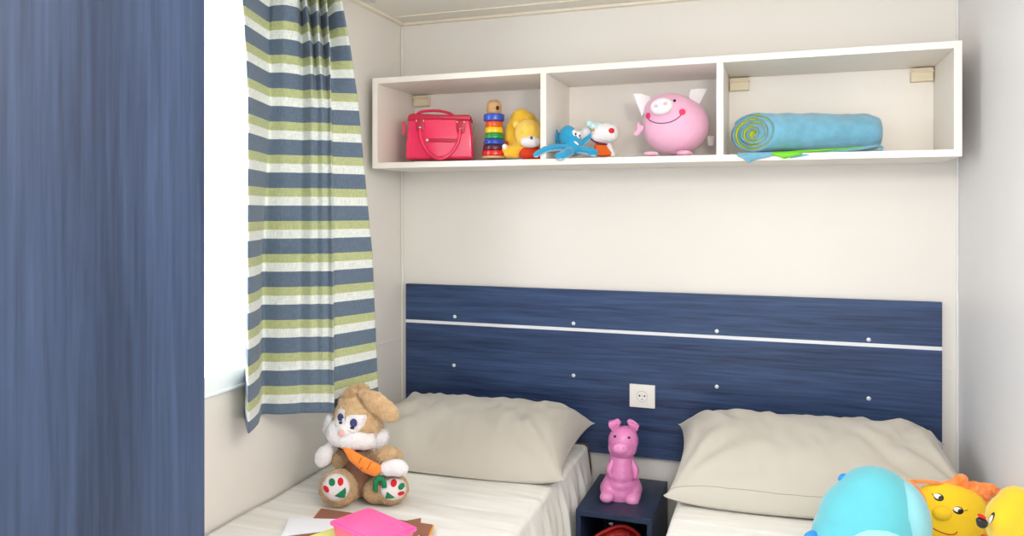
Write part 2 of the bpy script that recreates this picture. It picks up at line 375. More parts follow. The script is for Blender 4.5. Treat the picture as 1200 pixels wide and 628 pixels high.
# ---------------------------------------------------------------- pillows
def pillow(name, label, BL, BR, FL, FR, H, seed, ex=.05, hb=.05):
    BL, BR, FL, FR = map(Vector, (BL, BR, FL, FR)); c = (BL+BR+FL+FR)/4; N = 90; NYY = 60
    bm = bmesh.new(); top = {}; bot = {}
    def base(a, b):
        s, r = (a+1)/2, (b+1)/2
        p = (FL*(1-s)+FR*s)*(1-r)+(BL*(1-s)+BR*s)*r
        ca, cb = 1-a*a, 1-b*b                     # sides pull in between the pointed corners
        ux = ((BR+FR)-(BL+FL)).normalized(); uy = ((BL+BR)-(FL+FR)).normalized()
        return p - ux*(ex*.75*(abs(a)**3)*math.copysign(1, a)*cb**.6) - uy*(ex*(.5 if b > 0 else -.25)*(abs(b)**3)*math.copysign(1, b)*max(0, ca)**.6) - Vector((0,0,.026*max(0, ca)**.5*max(0, -b)**2))
    nr = ((BR+FR)-(BL+FL)).cross((BL+BR)-(FL+FR)).normalized()
    if nr.z < 0: nr = -nr
    nr = (nr*.5+Vector((0,0,.5))).normalized()
    for i in range(N+1):
        for j in range(NYY+1):
            a = math.sin((2*i/N-1)*math.pi/2); b = math.sin((2*j/NYY-1)*math.pi/2)
            p = base(a, b); h = max(0, 1-abs(a)**7)**.52*max(0, 1-abs(b)**2.6)**.52
            edge = max(abs(a), abs(b)); fold = 0
            # creases running in from the corners and the front seam
            for (ca, cb) in ((-1,-1),(1,-1),(-1,1),(1,1)):
                da, db = a-ca, (b-cb)*.6; r = math.hypot(da, db); ang = math.atan2(db, da)
                fold += math.exp(-((r-.38)/.28)**2)*math.sin(ang*13+seed)*(.07 if seed < 5 else .09)
            wr = noise.noise((a*5.5+b*2+seed, b*2.2-a*1.2, seed))*.075+noise.noise((a*12+seed, b*4+a*3, 2))*.05
            wr += -.10*math.exp(-((a*1.0+b*.25-(-.45 if seed < 5 else .55))/.07)**2)*max(0, -b+.3)
            wr += -.08*math.exp(-((a*1.0+b*.4-(-.68 if seed < 5 else .30))/.05)**2)*max(0, -b+.4)
            hh = H*h*(1+wr+fold*h)
            v = p+nr*hh; top[i, j] = bm.verts.new(v)
            if i in (0, N) or j in (0, NYY): bot[i, j] = top[i, j]
            else:
                q = p-nr*(hb*h); q.z = max(q.z, BZ+.008); bot[i, j] = bm.verts.new(q)
    for i in range(N):
        for j in range(NYY):
            bm.faces.new((top[i, j], top[i+1, j], top[i+1, j+1], top[i, j+1])); bm.faces.new((bot[i, j+1], bot[i+1, j+1], bot[i+1, j], bot[i, j]))
    sp = [top[i, 7].co.copy() for i in range(4, N-3)]
    ring = [top[i, 0].co.copy() for i in range(N)]+[top[N, j].co.copy() for j in range(NYY)]+[top[i, NYY].co.copy() for i in range(N, 0, -1)]+[top[0, j].co.copy() for j in range(NYY, 0, -1)]
    for v in bm.verts: v.co -= c
    o = link_mesh(name, bm, M_pillow, None, True); o.location = c; tag(o, label, 'pillow', None)
    bm = bmesh.new(); add_tube(bm, [p-c for p in ring], .0016, 6, closed=True); link_mesh('seam', bm, M_pillow, o, True)
    if seed < 5: return o
    bm = bmesh.new(); add_tube(bm, [p-c for p in sp], .0009, 6); link_mesh('stitching', bm, M_seam, o, True)
    return o
pillow('pillow', 'stone grey pillow on the left bed behind the rabbit plush', (-1.47,-.075,.475), on(1,-.075,697,496), (-1.47,-.55,.43), on(2,.425,662,561), .128, 1.3)
pillow('pillow', 'stone grey pillow on the right bed behind the blue plush', on(1,-.085,795,497), (.515,-.10,.535), on(2,.425,778,580), (.555,-.50,.45), .128, 7.7)

# ---------------------------------------------------------------- nightstand
NZ = .283
nx0, nx1, ny0, ny1 = -.652, -.393, -.405, -.03
ns = thing('nightstand', 'small open navy nightstand between the two beds', 'nightstand', ((nx0+nx1)/2, (ny0+ny1)/2, 0)); hw = (nx1-nx0)/2; hd = (ny1-ny0)/2
box('top', M_navy2, ns, -hw, hw, -hd, hd, NZ-.020, NZ, bevel=.0015)
for s in (-1, 1):
    box('side_panel', M_navy2, ns, min(s*hw, s*(hw-.017)), max(s*hw, s*(hw-.017)), -hd, hd, 0, NZ-.0202, bevel=.001)
box('back_panel', M_navy2, ns, -hw+.017, hw-.017, hd-.01, hd, .0, NZ-.0202)
box('shelf', M_navy2, ns, -hw+.0172, hw-.0172, -hd+.004, hd-.01, .055, .072, bevel=.001)
# red object inside : peaked red bag lying on the shelf
M_red = mat('dark_red_cloth', (200,20,18), .55, bump=.3, bscale=120, rgb2=(120,8,10), vscale=22)
t = Toy('folded_bag', 'red folded bag lying inside the open nightstand', 'bag', 722, .073, 2.70)
t.blob('bag_body', [('e',721,652,-14,31,34,16),('e',728,640,-12,26,25,14),('e',706,658,-16,20,28,14),('e',741,652,-14,12,26,14)], M_red, vox=2, fuzz=1.2)
t.tube('strap', [(692,634,-30),(706,624,-28),(728,616,-27),(746,624,-28),(754,640,-30)], 2.2, M_red)
t.blob('highlight_blob', [('e',716,613.5,-12,3,1.3,1),('c',716,614,-11,.9,722,624,-9,.9)], M_white, vox=.4)  # white shape standing in for a small highlight, not a real tag

# ---------------------------------------------------------------- curtain
def curtain_mat():
    m = bpy.data.materials.new('striped_curtain_cotton'); m.use_nodes = True; nt = m.node_tree; N = nt.nodes; L = nt.links; b = N['Principled BSDF']
    b.inputs['Roughness'].default_value = .9; b.inputs['Sheen Weight'].default_value = .15
    uv = N.new('ShaderNodeUVMap'); uv.uv_map = 'UVMap'; sp = N.new('ShaderNodeSeparateXYZ'); L.new(uv.outputs[0], sp.inputs[0])
    per = .1019; sub = N.new('ShaderNodeMath'); sub.operation = 'SUBTRACT'; sub.inputs[1].default_value = .7455-.13*per-10*per; L.new(sp.outputs[1], sub.inputs[0])
    dv = N.new('ShaderNodeMath'); dv.operation = 'DIVIDE'; dv.inputs[1].default_value = per; L.new(sub.outputs[0], dv.inputs[0])
    fr = N.new('ShaderNodeMath'); fr.operation = 'FRACT'; L.new(dv.outputs[0], fr.inputs[0])
    r = N.new('ShaderNodeValToRGB'); r.color_ramp.interpolation = 'CONSTANT'; e = r.color_ramp.elements
    e[0].position = 0; e[0].color = lin((190,198,146)); e[1].position = .26; e[1].color = lin((103,121,142))
    q = e.new(.73); q.color = lin((232,237,233)); L.new(fr.outputs[0], r.inputs[0])
    mp = N.new('ShaderNodeMapping'); mp.inputs['Scale'].default_value = (40, 420, 1); L.new(uv.outputs[0], mp.inputs[0])
    n = N.new('ShaderNodeTexNoise'); n.inputs['Scale'].default_value = 1; n.inputs['Detail'].default_value = 3; L.new(mp.outputs[0], n.inputs[0])
    mp2 = N.new('ShaderNodeMapping'); mp2.inputs['Scale'].default_value = (300, 50, 1); L.new(uv.outputs[0], mp2.inputs[0])
    n2 = N.new('ShaderNodeTexNoise'); n2.inputs['Scale'].default_value = 1; L.new(mp2.outputs[0], n2.inputs[0])
    ad = N.new('ShaderNodeMath'); ad.operation = 'ADD'; L.new(n.outputs[0], ad.inputs[0]); L.new(n2.outputs[0], ad.inputs[1])
    mr = N.new('ShaderNodeMapRange'); mr.inputs[1].default_value = .6; mr.inputs[2].default_value = 1.4; mr.inputs[3].default_value = .78; mr.inputs[4].default_value = 1.2; L.new(ad.outputs[0], mr.inputs[0])
    mu = N.new('ShaderNodeVectorMath'); mu.operation = 'SCALE'; L.new(r.outputs[0], mu.inputs[0]); L.new(mr.outputs[0], mu.inputs['Scale'])
    L.new(mu.outputs[0], b.inputs['Base Color'])
    tl = N.new('ShaderNodeBsdfTranslucent'); L.new(mu.outputs[0], tl.inputs[0]); mx = N.new('ShaderNodeMixShader'); mx.inputs[0].default_value = .14
    L.new(b.outputs[0], mx.inputs[1]); L.new(tl.outputs[0], mx.inputs[2]); L.new(mx.outputs[0], N['Material Output'].inputs[0])
    return m
LV = [-40, 0, 60, 120, 300, 500]
KEYS = [  # per level: screen column, distance
 ([285,285,289,291,291,286], [2.24,2.24,2.25,2.26,2.28,2.34], 0),
 ([284,284,288,290.5,290,290.5], [2.15,2.15,2.15,2.15,2.15,2.15], 0),
 ([300,300,302,303,298,297], [2.26,2.26,2.25,2.24,2.21,2.20], 0),
 ([315,315,315,314,304,303], [2.36,2.36,2.35,2.33,2.28,2.26], 0),
 ([320,320,318,317,307,306], [2.34,2.34,2.35,2.35,2.37,2.37], 0),
 ([334,334,333,333,328,327], [2.33,2.33,2.34,2.35,2.36,2.36], 0),
 ([349,349,349,349,348,347], [2.36,2.36,2.37,2.38,2.37,2.37], 0),
 ([353,353,354,355,353,352], [2.42,2.42,2.41,2.39,2.38,2.38], 0),
 ([358,358,365,366,365,364], [2.33,2.33,2.36,2.37,2.37,2.38], .0),
 ([362,362,368,372,372,372], [2.44,2.44,2.42,2.39,2.39,2.38], -.01),
 ([372,372,374,378,378,378], [2.33,2.33,2.35,2.38,2.38,2.38], -.02),
 ([374,374,380,384,385,385], [2.46,2.46,2.43,2.40,2.39,2.38], -.01),
 ([383,383,387,388,390,392], [2.34,2.34,2.36,2.38,2.37,2.37], -.02),
 ([381,381,386,388,391,391], [2.47,2.47,2.46,2.44,2.42,2.42], -.01),
 ([391,391,398,404,413,417], [2.40,2.40,2.44,2.45,2.47,2.50], .0),
 ([399,399,411,420,437,445], [2.36,2.38,2.43,2.46,2.53,2.60], .0),
 ([397,397,409,418,435,443], [2.42,2.43,2.48,2.50,2.57,2.64], .0)]
def lerp_l(arr, v):
    if v <= LV[0]: return arr[0]
    for i in range(len(LV)-1):
        if v <= LV[i+1]: f = (v-LV[i])/(LV[i+1]-LV[i]); return arr[i]+(arr[i+1]-arr[i])*f
    return arr[-1]
cu = thing('window_curtain', 'blue, green and white striped curtain hanging at the window', 'curtain', (-1.40,-.95,.66)); co = cu.location.copy()
bm = bmesh.new(); uvl = bm.loops.layers.uv.new('UVMap'); NR = 150; SUBN = 8; rows = []
for j in range(NR+1):
    z = .672+(2.005-.672)*j/NR; row = []; raw = []
    for kk in KEYS:
        v = V0-(z-1.3)*F/lerp_l(kk[1], 200); t = lerp_l(kk[1], v); u = lerp_l(kk[0], v)
        top = max(0, min(1, (60-v)/60)); raw.append(Vector((u, t*100, kk[2]*top*100)))
    sm = []
    for i in range(len(raw)-1):
        for q in range(SUBN): sm.append(raw[i].lerp(raw[i+1], q/SUBN))
    sm.append(raw[-1])
    for _ in range(3): sm = [sm[0]]+[(sm[i-1]+2*sm[i]+sm[i+1])/4 for i in range(1, len(sm)-1)]+[sm[-1]]
    arc = 0; last = None
    for q in sm:
        t = q.y/100; r = FW+RT*((q.x-U0)/F); p = CP+r*t; p.z = z
        if last is not None: arc += (Vector((p.x,p.y,0))-last).length
        last = Vector((p.x,p.y,0)); row.append((bm.verts.new(p-co), arc, z-q.z/100))
    rows.append(row)
for j in range(NR):
    for i in range(len(rows[0])-1):
        q = (rows[j][i], rows[j][i+1], rows[j+1][i+1], rows[j+1][i]); f = bm.faces.new([e[0] for e in q])
        for lp, e in zip(f.loops, q): lp[uvl].uv = (e[1], e[2])
link_mesh('cloth', bm, curtain_mat(), cu, True, solid=.0015)
rl = thing('curtain_rail', 'white curtain rail above the window', 'curtain rail', (XL,-1.4,2.03))
bm = bmesh.new(); add_tube(bm, [(.19,-.5,0),(.19,.82,0)], .009, 12); link_mesh('rod', bm, M_white, rl, True)
for y in (-.45,.0,.42): box('rail_bracket', M_white, rl, .001, .19, y-.008, y+.008, -.006, .006)
ring_y = [-1.05,-1.0,-.95,-.9,-.85,-.78]

# ---------------------------------------------------------------- rabbit plush
M_fur = mat('tan_plush_fur', (226,194,150), .95, bump=.4, bscale=300, sheen=.6, rgb2=(204,170,124), vscale=60)
M_belly = mat('brown_plush_belly', (168,122,98), .95, bump=.6, bscale=260, sheen=.3)
M_wfur = mat('white_plush_fur', (240,238,240), .95, bump=.8, bscale=260, sheen=.4)
M_pad = mat('white_felt', (236,228,232), .9, bump=.3, bscale=500)
M_gfelt = mat('green_felt', (22,128,82), .9, bump=.3, bscale=500); M_rfelt = mat('red_felt', (212,26,38), .9, bump=.3, bscale=500)
M_eyeb = mat('navy_eye_embroidery', (52,58,120), .6); M_nosep = mat('pink_nose_felt', (244,190,182), .8)
M_carrot = mat('orange_carrot_plush', (250,140,48), .85, bump=.3, bscale=400, sheen=.3); M_cline = mat('brown_stitch', (150,80,30), .8)
r = Toy('rabbit_plush', 'tan and white rabbit plush holding a carrot, sitting on the left bed', 'stuffed toy', 422, BZ+.004, 2.40)
body = r.blob('body', [('e',420,550,18,26,32,22),('e',420,532,14,20,20,18)], M_fur, fuzz=.5)
belly = r.blob('belly', [('e',420,555,4,18,26,16)], M_belly, fuzz=.3)
head = r.blob('head', [('e',419,489,0,28,26,27),('e',415,474,0,19,16,18),('e',434,499,2,15,14,16)], M_fur, fuzz=.6)
muz = r.blob('muzzle', [('e',412,513,-16,20,14,15),('e',397,507,-16,14,16,14),('e',403,503,-24,10,10,9),('e',427,515,-12,13,12,13),('e',424,518,-8,18,9,12)], M_wfur, fuzz=.5)
r.blob('cheek_tuft', [('e',387,498,0,6,11,8,15),('e',389,507,-3,7,7,7),('e',386,490,2,3,5,5)], M_wfur, fuzz=1.2)
r.blob('cheek_tuft', [('e',445,514,-2,9,11,9),('e',450,508,-2,4,6,6,-30),('e',446,522,-3,5,6,6),('e',437,518,-4,6,8,7)], M_wfur, fuzz=1.2)
r.patch('eye_patch', [(400,477),(404,481),(404,490),(405,500),(398,503),(392,498),(393,488),(396,480)], [head, muz], M_wfur, lift=.3)
r.patch('eye_patch', [(405,487),(412,486),(421,486),(429,486),(430,490),(427,498),(421,505),(414,508),(408,505),(404,498)], [head, muz], M_wfur, lift=.3)
e1 = r.patch('eye', r.ell(399,489,3.4,4.6), [head, muz], M_eyeb, lift=1.0); e2 = r.patch('eye', r.ell(414.4,495.5,4.2,5.0), [head, muz], M_eyeb, lift=1.0)
r.patch('eye_glint', r.ell(399,495.3,2,1.4), [head, muz], M_black, e1, lift=1.3); r.patch('eye_glint', r.ell(412.8,501.6,2.4,1.8), [head, muz], M_black, e2, lift=1.3)
r.patch('nose', r.ell(400,507,4.2,3.6), [head, muz], M_nosep, lift=.8)
r.blob('ear', [('e',429,464,-12,11,7.5,5,36),('e',441,472,-19,18,12,5,36),('e',453,481,-20,14,11.5,5,42),('e',459,487,-20,8,7.5,4.5,40)], M_fur, fuzz=.6)
r.blob('ear', [('e',413,459,-8,10,6,6,-14),('e',424,456,-3,9,6.5,7,10),('e',407,462,-8,5,5,5)], M_fur, fuzz=.8)
a1 = r.blob('arm', [('c',406,530,6,9,397,538,-6,8)], M_fur, fuzz=.5)
r.blob('mitten', [('e',379,535,-14,10,13,8,18),('c',388,522,-11,5,380,533,-14,9)], M_wfur, a1, fuzz=.4)
a2 = r.blob('arm', [('c',436,533,8,11,452,534,-6,12),('e',458,536,-8,13,11,11)], M_fur, fuzz=.5)
r.blob('mitten', [('e',465,548,-22,14,10,9,8),('e',455,549,-22,10,9,8)], M_wfur, a2, fuzz=.4)
l1 = r.blob('leg', [('e',397,571,-12,21.5,21,20),('e',410,566,6,17,20,22)], M_fur, fuzz=.5)
l2 = r.blob('leg', [('e',458,572,-10,20,16,20),('e',443,573,-4,17,14,20)], M_fur, fuzz=.5)
s1 = r.patch('sole', r.ell(393.8,571,16,16.5), [l1], M_pad, l1, lift=.5, thick=1.2)
s2 = r.patch('sole', r.ell(461.5,573,15.5,13,-8), [l2], M_pad, l2, lift=.5, thick=1.2)
for sh_, lg, mm in ((r.ell(389,565,3.6,4.6), l1, M_gfelt), (r.ell(399,564.5,3.4,4.8), l1, M_rfelt), (r.ell(382.3,573,2.6,4.6,-35), l1, M_rfelt), ([(392,581),(398,576.5),(405,571),(405.5,577),(404,583.2),(398,583)], l1, M_gfelt),
                    (r.ell(461.4,566,3.6,4.6,15), l2, M_rfelt), (r.ell(470.3,570,3.2,4.4,35), l2, M_gfelt), (r.ell(470,578,4,2.2,-20), l2, M_rfelt), ([(451.5,584),(452.5,580),(453.6,576),(458,579.5),(463,583),(457,584)], l2, M_gfelt)):
    r.patch('toe_pad', sh_, [lg], mm, lg, lift=1.6, thick=.8)
ca = r.blob('carrot', [('c',404.5,524.5,-26,3.4,415,536,-27,6.6,.7),('c',415,536,-27,6.6,430,546,-28,8.6,.7),('c',430,546,-28,8.6,439,550,-27,8.2,.7)], M_carrot)
for ln in (((423.5,536.5),(420,543)), ((435,541.5),(430,549.5)), ((425,547.5),(421.5,550))): r.line('stitch', ln, [ca], .45, M_cline, ca)
r.tube('carrot_leaf', [(440,575,-27),(440,566,-28),(442,562,-28),(447,561,-28),(450,565,-28),(450.5,571,-28)], 2.8, M_gfelt, ca)
r.tube('carrot_leaf', [(441,556,-25),(444,560,-27),(447,563,-28)], 3, M_gfelt, ca)
r.blob('scarf', [('e',401,524,-12,6,3,5),('e',418,526,-8,16,2.5,8)], mat('dark_red_cloth_scarf', (110,26,34), .8))

import bisect
def furify(o, k, n, ln, seed=3):
    """grow short fur blades out of the part's own mesh"""
    rng = random.Random(seed); me = o.data; me.calc_loop_triangles()
    vs = [v.co.copy() for v in me.vertices]; ns = [v.normal.copy() for v in me.vertices]; tris = [tuple(t.vertices) for t in me.loop_triangles]
    acc = []; tot = 0
    for a, b, c in tris: tot += (vs[b]-vs[a]).cross(vs[c]-vs[a]).length; acc.append(tot)
    V = [tuple(v) for v in vs]; Fc = [tuple(p.vertices) for p in me.polygons]
    for _ in range(n):
        a, b, c = tris[min(len(tris)-1, bisect.bisect(acc, rng.random()*tot))]; r1, r2 = rng.random(), rng.random()
        if r1+r2 > 1: r1, r2 = 1-r1, 1-r2
        p = vs[a]+(vs[b]-vs[a])*r1+(vs[c]-vs[a])*r2; nn = ns[a]
        cl = noise.noise_vector(p*60); d = (nn*1.0+cl*.9+Vector((rng.uniform(-.5,.5), rng.uniform(-.5,.5), rng.uniform(-.7,.2)))).normalized()
        sd = d.cross(Vector((rng.uniform(-1,1), rng.uniform(-1,1), rng.uniform(-1,1)))).normalized()*(.30*k); L_ = ln*k*rng.uniform(.5,1.15); i = len(V)
        V += [tuple(p-sd-nn*.3*k), tuple(p+sd-nn*.3*k), tuple(p+d*L_*.6+sd*.6+Vector((0,0,-.1*L_))), tuple(p+d*L_+Vector((0,0,-.25*L_)))]; Fc += [(i, i+1, i+2), (i, i+2, i+3)]
    m2 = bpy.data.meshes.new(o.name); m2.from_pydata(V, [], Fc)
    for q in me.materials: m2.materials.append(q)
    m2.polygons.foreach_set('use_smooth', [True]*len(m2.polygons)); o.data = m2; bpy.data.meshes.remove(me)
for o in (body, head, a1, a2, l1, l2): furify(o, r.k, 8000, 2.2)
for o in r.o.children:
    if o.name.startswith('ear'): furify(o, r.k, 3500, 2.0)
    if o.name.startswith('cheek_tuft'): furify(o, r.k, 900, 3.2)
    if o.name.startswith('belly'): furify(o, r.k, 6000, 1.5)

# ---------------------------------------------------------------- papers and box on the left bed
M_brown = mat('brown_card', (150,98,76), .6); M_paper = mat('white_paper', (240,242,248), .6); M_yel = mat('yellow_paper', (236,238,138), .6)
M_orange_edge = mat('orange_page_edge', (250,170,50), .6)
def sheet(name, label, cat, pts, z, th, m, edge=None):
    """flat booklet with the given outline on the bed"""
    ps = [on(2, z+th, u, v) for u, v in pts]; c = sum(ps, Vector())/len(ps); c.z = z
    o = thing(name, label, cat, c)
    bm = bmesh.new(); A = [bm.verts.new(Vector((p.x-c.x, p.y-c.y, th))) for p in ps]; B = [bm.verts.new(Vector((p.x-c.x, p.y-c.y, th*.72))) for p in ps]; n = len(A)
    bm.faces.new(A); bm.faces.new(list(reversed(B)))
    for i in range(n): bm.faces.new((A[i], B[i], B[(i+1)%n], A[(i+1)%n]))
    link_mesh('cover', bm, m, o)
    bm = bmesh.new(); q = 1.0 + (.02 if edge else -.01); A = [bm.verts.new(Vector(((p.x-c.x)*q, (p.y-c.y)*q, th*.71))) for p in ps]; B = [bm.verts.new(Vector(((p.x-c.x)*q, (p.y-c.y)*q, 0))) for p in ps]
    bm.faces.new(A); bm.faces.new(list(reversed(B)))
    for i in range(n): bm.faces.new((A[i], B[i], B[(i+1)%n], A[(i+1)%n]))
    link_mesh('pages', bm, edge or M_paper, o); return o
z0 = BZ+.009
sheet('notebook', 'brown notebook with orange page edges under the pink box', 'notebook', [(376.5,595.5),(507,614.5),(487,662),(346,634)], z0, .008, M_brown, M_orange_edge)
sheet('drawing_paper', 'white sheet of paper beside the pink box', 'paper', [(339,606.5),(410,608.5),(430,618),(380,622.5),(329,628.5)], z0+.0085, .001, M_paper)
sheet('notebook', 'brown card booklet showing right of the pink box', 'notebook', [(476,610),(493.5,606.8),(492,626),(470,640)], z0+.0085, .004, M_brown)
sheet('notepad', 'yellow notepad left of the pink box near the bed front', 'notepad', [(398,616),(440,626),(420,660),(352,631.5)], z0+.0125, .004, M_yel, M_brown)
M_pinkbox = mat('pink_translucent_plastic', (252,92,168), .28, sss=.25, coat=.3); M_pinkside = mat('salmon_pink_plastic', (252,112,160), .3, sss=.3)
zl = .462; bz = z0+.014
A_ = on(2, zl, 432.5, 593.3); L_ = on(2, zl, 393.5, 610.5); R_ = on(2, zl, 490.5, 617.5)
ang = math.atan2((R_-A_).y, (R_-A_).x); wx = (R_-A_).length; dy = (L_-A_).length+.012; 
pb = thing('storage_box', 'small pink plastic box with lid on the left bed', 'box', (A_.x, A_.y, bz+.002), ang)
def rbox(bm, x0, x1, y0, y1, z0, z1, r=.012, tx=0):
    ring = []
    for zz, ins in ((z0, tx), (z1, 0)):
        vs = []
        for cx_, cy_, a0 in ((x1-r, y1-r, 0), (x0+r, y1-r, 90), (x0+r, y0+r, 180), (x1-r, y0+r, 270)):
            for k in range(6):
                a = math.radians(a0+18*k); px = cx_+r*math.cos(a); py = cy_+r*math.sin(a); mx_ = (x0+x1)/2; my = (y0+y1)/2
                vs.append(bm.verts.new((mx_+(px-mx_)*(1-ins), my+(py-my)*(1-ins), zz)))
        ring.append(vs)
    n = len(ring[0]); bm.faces.new(ring[0]); bm.faces.new(list(reversed(ring[1])))
    for i in range(n): bm.faces.new((ring[0][i], ring[0][(i+1)%n], ring[1][(i+1)%n], ring[1][i]))
H_ = zl-bz-.002
bm = bmesh.new(); rbox(bm, .006, wx-.006, -dy+.006, -.006, 0, H_-.009, tx=.06); link_mesh('box_body', bm, M_pinkside, pb)
bm = bmesh.new(); rbox(bm, 0, wx, -dy, 0, H_-.009, H_-.002); rbox(bm, .008, wx-.008, -dy+.008, -.008, H_-.0025, H_); lid = link_mesh('lid', bm, M_pinkbox, pb, bevel=.001)
for ix in (.03, wx-.03):
    for iy in (-.03, -dy+.03):
        bm = bmesh.new(); bmesh.ops.create_uvsphere(bm, u_segments=16, v_segments=8, radius=1, matrix=Matrix.Translation((ix,iy,H_)) @ Matrix.Diagonal((.009,.006,.0025,1))); link_mesh('foot_stud', bm, M_pinkbox, lid, True)

# ---------------------------------------------------------------- pink pig on the nightstand
M_pigv = mat('pink_glossy_vinyl', (222,132,188), .32, coat=.25, sss=.1); M_pigs = mat('pale_pink_snout', (236,150,202), .35, coat=.2)
p = Toy('pig_figurine', 'glossy pink pig figurine sitting upright on the nightstand', 'figurine', 728, NZ, 2.72)
pbd = p.blob('body', [('c',728.5,533,2,14.5,728,556,0,17),('c',728,556,0,17,728,577,-2,20,.8),('e',728,577,4,22,12,14),('c',714,572,-2,11.5,712,579,-8,8),('c',741,574,-2,11.5,743,582,-8,8),('c',719,560,2,10,714,570,0,10),('c',738,560,2,10,743,572,0,10),('e',728,566,0,19,12,17)], M_pigv, vox=.9, sm=14)
ph = p.blob('head', [('e',730.5,516,-2,17.8,17,15.5),('e',729.5,524,-3,17,14,14),('e',731.5,508,-1,14.5,9,12)], M_pigv, vox=.9)
sn = p.blob('snout', [('e',727,525.5,-18,9.2,6.6,5)], M_pigs, vox=.6)
for (eu, ev) in ((724.3,524.5),(730.3,525)): p.patch('nostril', p.ell(eu, ev,.8,1.1), [sn], mat('nostril_pink', (214,110,176), .6), sn, lift=.2, thick=.3)
for (eu, ev) in ((720.6,511.4),(737.2,512.8)): p.blob('eye', [('e',eu,ev,-15.5,1.8,1.5,1.3)], M_black, vox=.4, sm=2)
for pts in ([(718,508),(713,496),(714.5,494),(720,492.5),(725,491),(728,494.5),(726,500),(722,505)], [(737,501),(735,493.5),(738.5,491.5),(744,494),(749.5,498.5),(748.5,502),(745,507.5),(741,505)]):
    p.prism('ear', pts, -5, 0, M_pigv, bevel=1.2)
for pts in ([(713,496),(720,492.5),(727,496),(722,499),(715,503),(713.5,500)], [(735.5,494),(749.5,499),(747,506),(741,500.5),(737,499)]):
    p.prism('ear_flap', pts, -8.5, -5, M_pigv, bevel=1.2)
p.blob('arm', [('c',718,540,-4,3.4,714,550,-7,4.2),('c',714,550,-7,4.2,716,558,-9,3)], M_pigv, vox=.7)
p.blob('arm', [('c',740,540,-4,3.4,745,551,-7,4.4),('c',745,551,-7,4.4,744.5,559,-9,3)], M_pigv, vox=.7)
p.blob('foot', [('e',711,582.5,-16,8.2,6.6,7),('e',712,579,-13,8,5,6)], M_pigs, vox=.7)
p.blob('foot', [('e',741,586,-16,8.4,6.8,7),('e',742,582,-13,8,5,6)], M_pigs, vox=.7)

# ---------------------------------------------------------------- shelf : handbag
M_bag = mat('crimson_patent_leather', (240,36,92), .28, coat=.5, var=.03, vscale=30); M_bagd = mat('dark_crimson_trim', (188,22,58), .4)
M_stud = mat('silver_stud', (235,225,215), .25, metal=.7)
b = Toy('handbag', 'crimson red handbag with looped handles in the left shelf compartment', 'bag', 514, SZ+.001, 2.955)
bb = b.prism('bag_body', [(474.8,186.6),(475.5,170),(478.8,139.5),(496,137),(530,137.5),(551.3,139),(553.8,160),(555,186.2)], 0, 40, M_bag, bevel=3.5, seg=5)
b.prism('zip_top', [(477,141.5),(478.5,134.5),(484,132.6),(515,134.2),(550,134.4),(552.3,136.5),(552,141),(515,139.5)], -1.5, 41, M_bagd, bevel=1.6, seg=4)
b.tube('handle', [(486,137,30),(492,131.5,30),(502,129.8,30),(515,130,30),(526,132.5,30),(532,136,30)], 1.7, M_bag)
b.tube('handle', [(492,150,-2.5),(494,164,-4),(502,178,-5),(515,186.2,-7),(528,180,-5),(537,166,-4),(539.5,151,-2.5)], 1.9, M_bag)
for cu_, cv_ in ((492.2,149.5),(539.8,151)):
    ta = b.prism('handle_tab', [(cu_-4.5,cv_-10),(cu_+4.5,cv_-10),(cu_+5.5,cv_-3),(cu_+4.5,cv_+4),(cu_,cv_+6),(cu_-4.5,cv_+4),(cu_-5.5,cv_-3)], -1.8, .5, M_bagd, bevel=.6)
    b.blob('stud', [('e',cu_,cv_,-2.6,1.7,1.7,1.2)], M_stud, ta, vox=.35, sm=2)
    for q in (-4.2,4.2): b.blob('stud', [('e',cu_+q,cv_-8,-2.4,.9,1.4,.9)], M_stud, ta, vox=.3, sm=2)
fl = b.prism('front_flap', [(499,162.2),(536,162.6),(537,165.2),(530,166.6),(502,166.2),(499,165)], -1.8, .5, M_bagd, bevel=.6)
b.blob('stud', [('e',500.6,164.3,-2.6,2.1,1.9,1.3)], M_stud, fl, vox=.35, sm=2)
b.prism('side_strap', [(471.2,143),(474,141.5),(475.5,150),(474.6,158),(472,158.5)], 16, 21, M_bag, bevel=.8)

# ---------------------------------------------------------------- shelf : ring stacker
s = Toy('stacking_toy', 'rainbow wooden ring stacking toy beside the crimson handbag', 'toy', 579, SZ+.0005, 2.905)
M_wd = mat('natural_wood', (206,166,118), .45, rgb2=(190,146,98), vscale=10, vstretch=(1,1,8))
s.lathe('base', 579, [(14,186.2),(14.5,185.6),(14.5,183.6),(14,183)], 0, M_wd)
def ring(rb, rt, v0, v1, col, nm):
    s.lathe(nm, 579, [(rb-1,v0),(rb,v0-.7),(rt,v1+.7),(rt-1,v1)], 0, mat('paint_'+nm, col, .3, coat=.3))
ring(14.2,13.6,182.9,176.5,(222,24,28),'red_ring'); ring(13.5,12.6,176.4,169.8,(74,22,44),'maroon_ring'); ring(12.6,11.6,169.7,163.2,(40,72,176),'blue_ring')
ring(11.6,10.8,163.1,156.4,(18,146,62),'green_ring'); ring(10.8,10.2,156.3,149.2,(244,198,28),'yellow_ring'); ring(10.2,9.6,149.1,142.3,(226,86,28),'orange_ring'); ring(12.4,12.2,142.2,134,(44,78,184),'blue_cap_ring')
hd_ = s.lathe('peg_head', 579, [(7.8,133.9),(8.9,131),(9.1,126),(8.4,121.5),(6.8,119),(4.2,117.8),(.2,117.4)], 0, M_wd)
s.patch('peg_hole', s.ell(583,126.5,2.0,2.6), [hd_], mat('dark_hole', (60,24,26), .8), hd_, lift=.1, thick=.3)

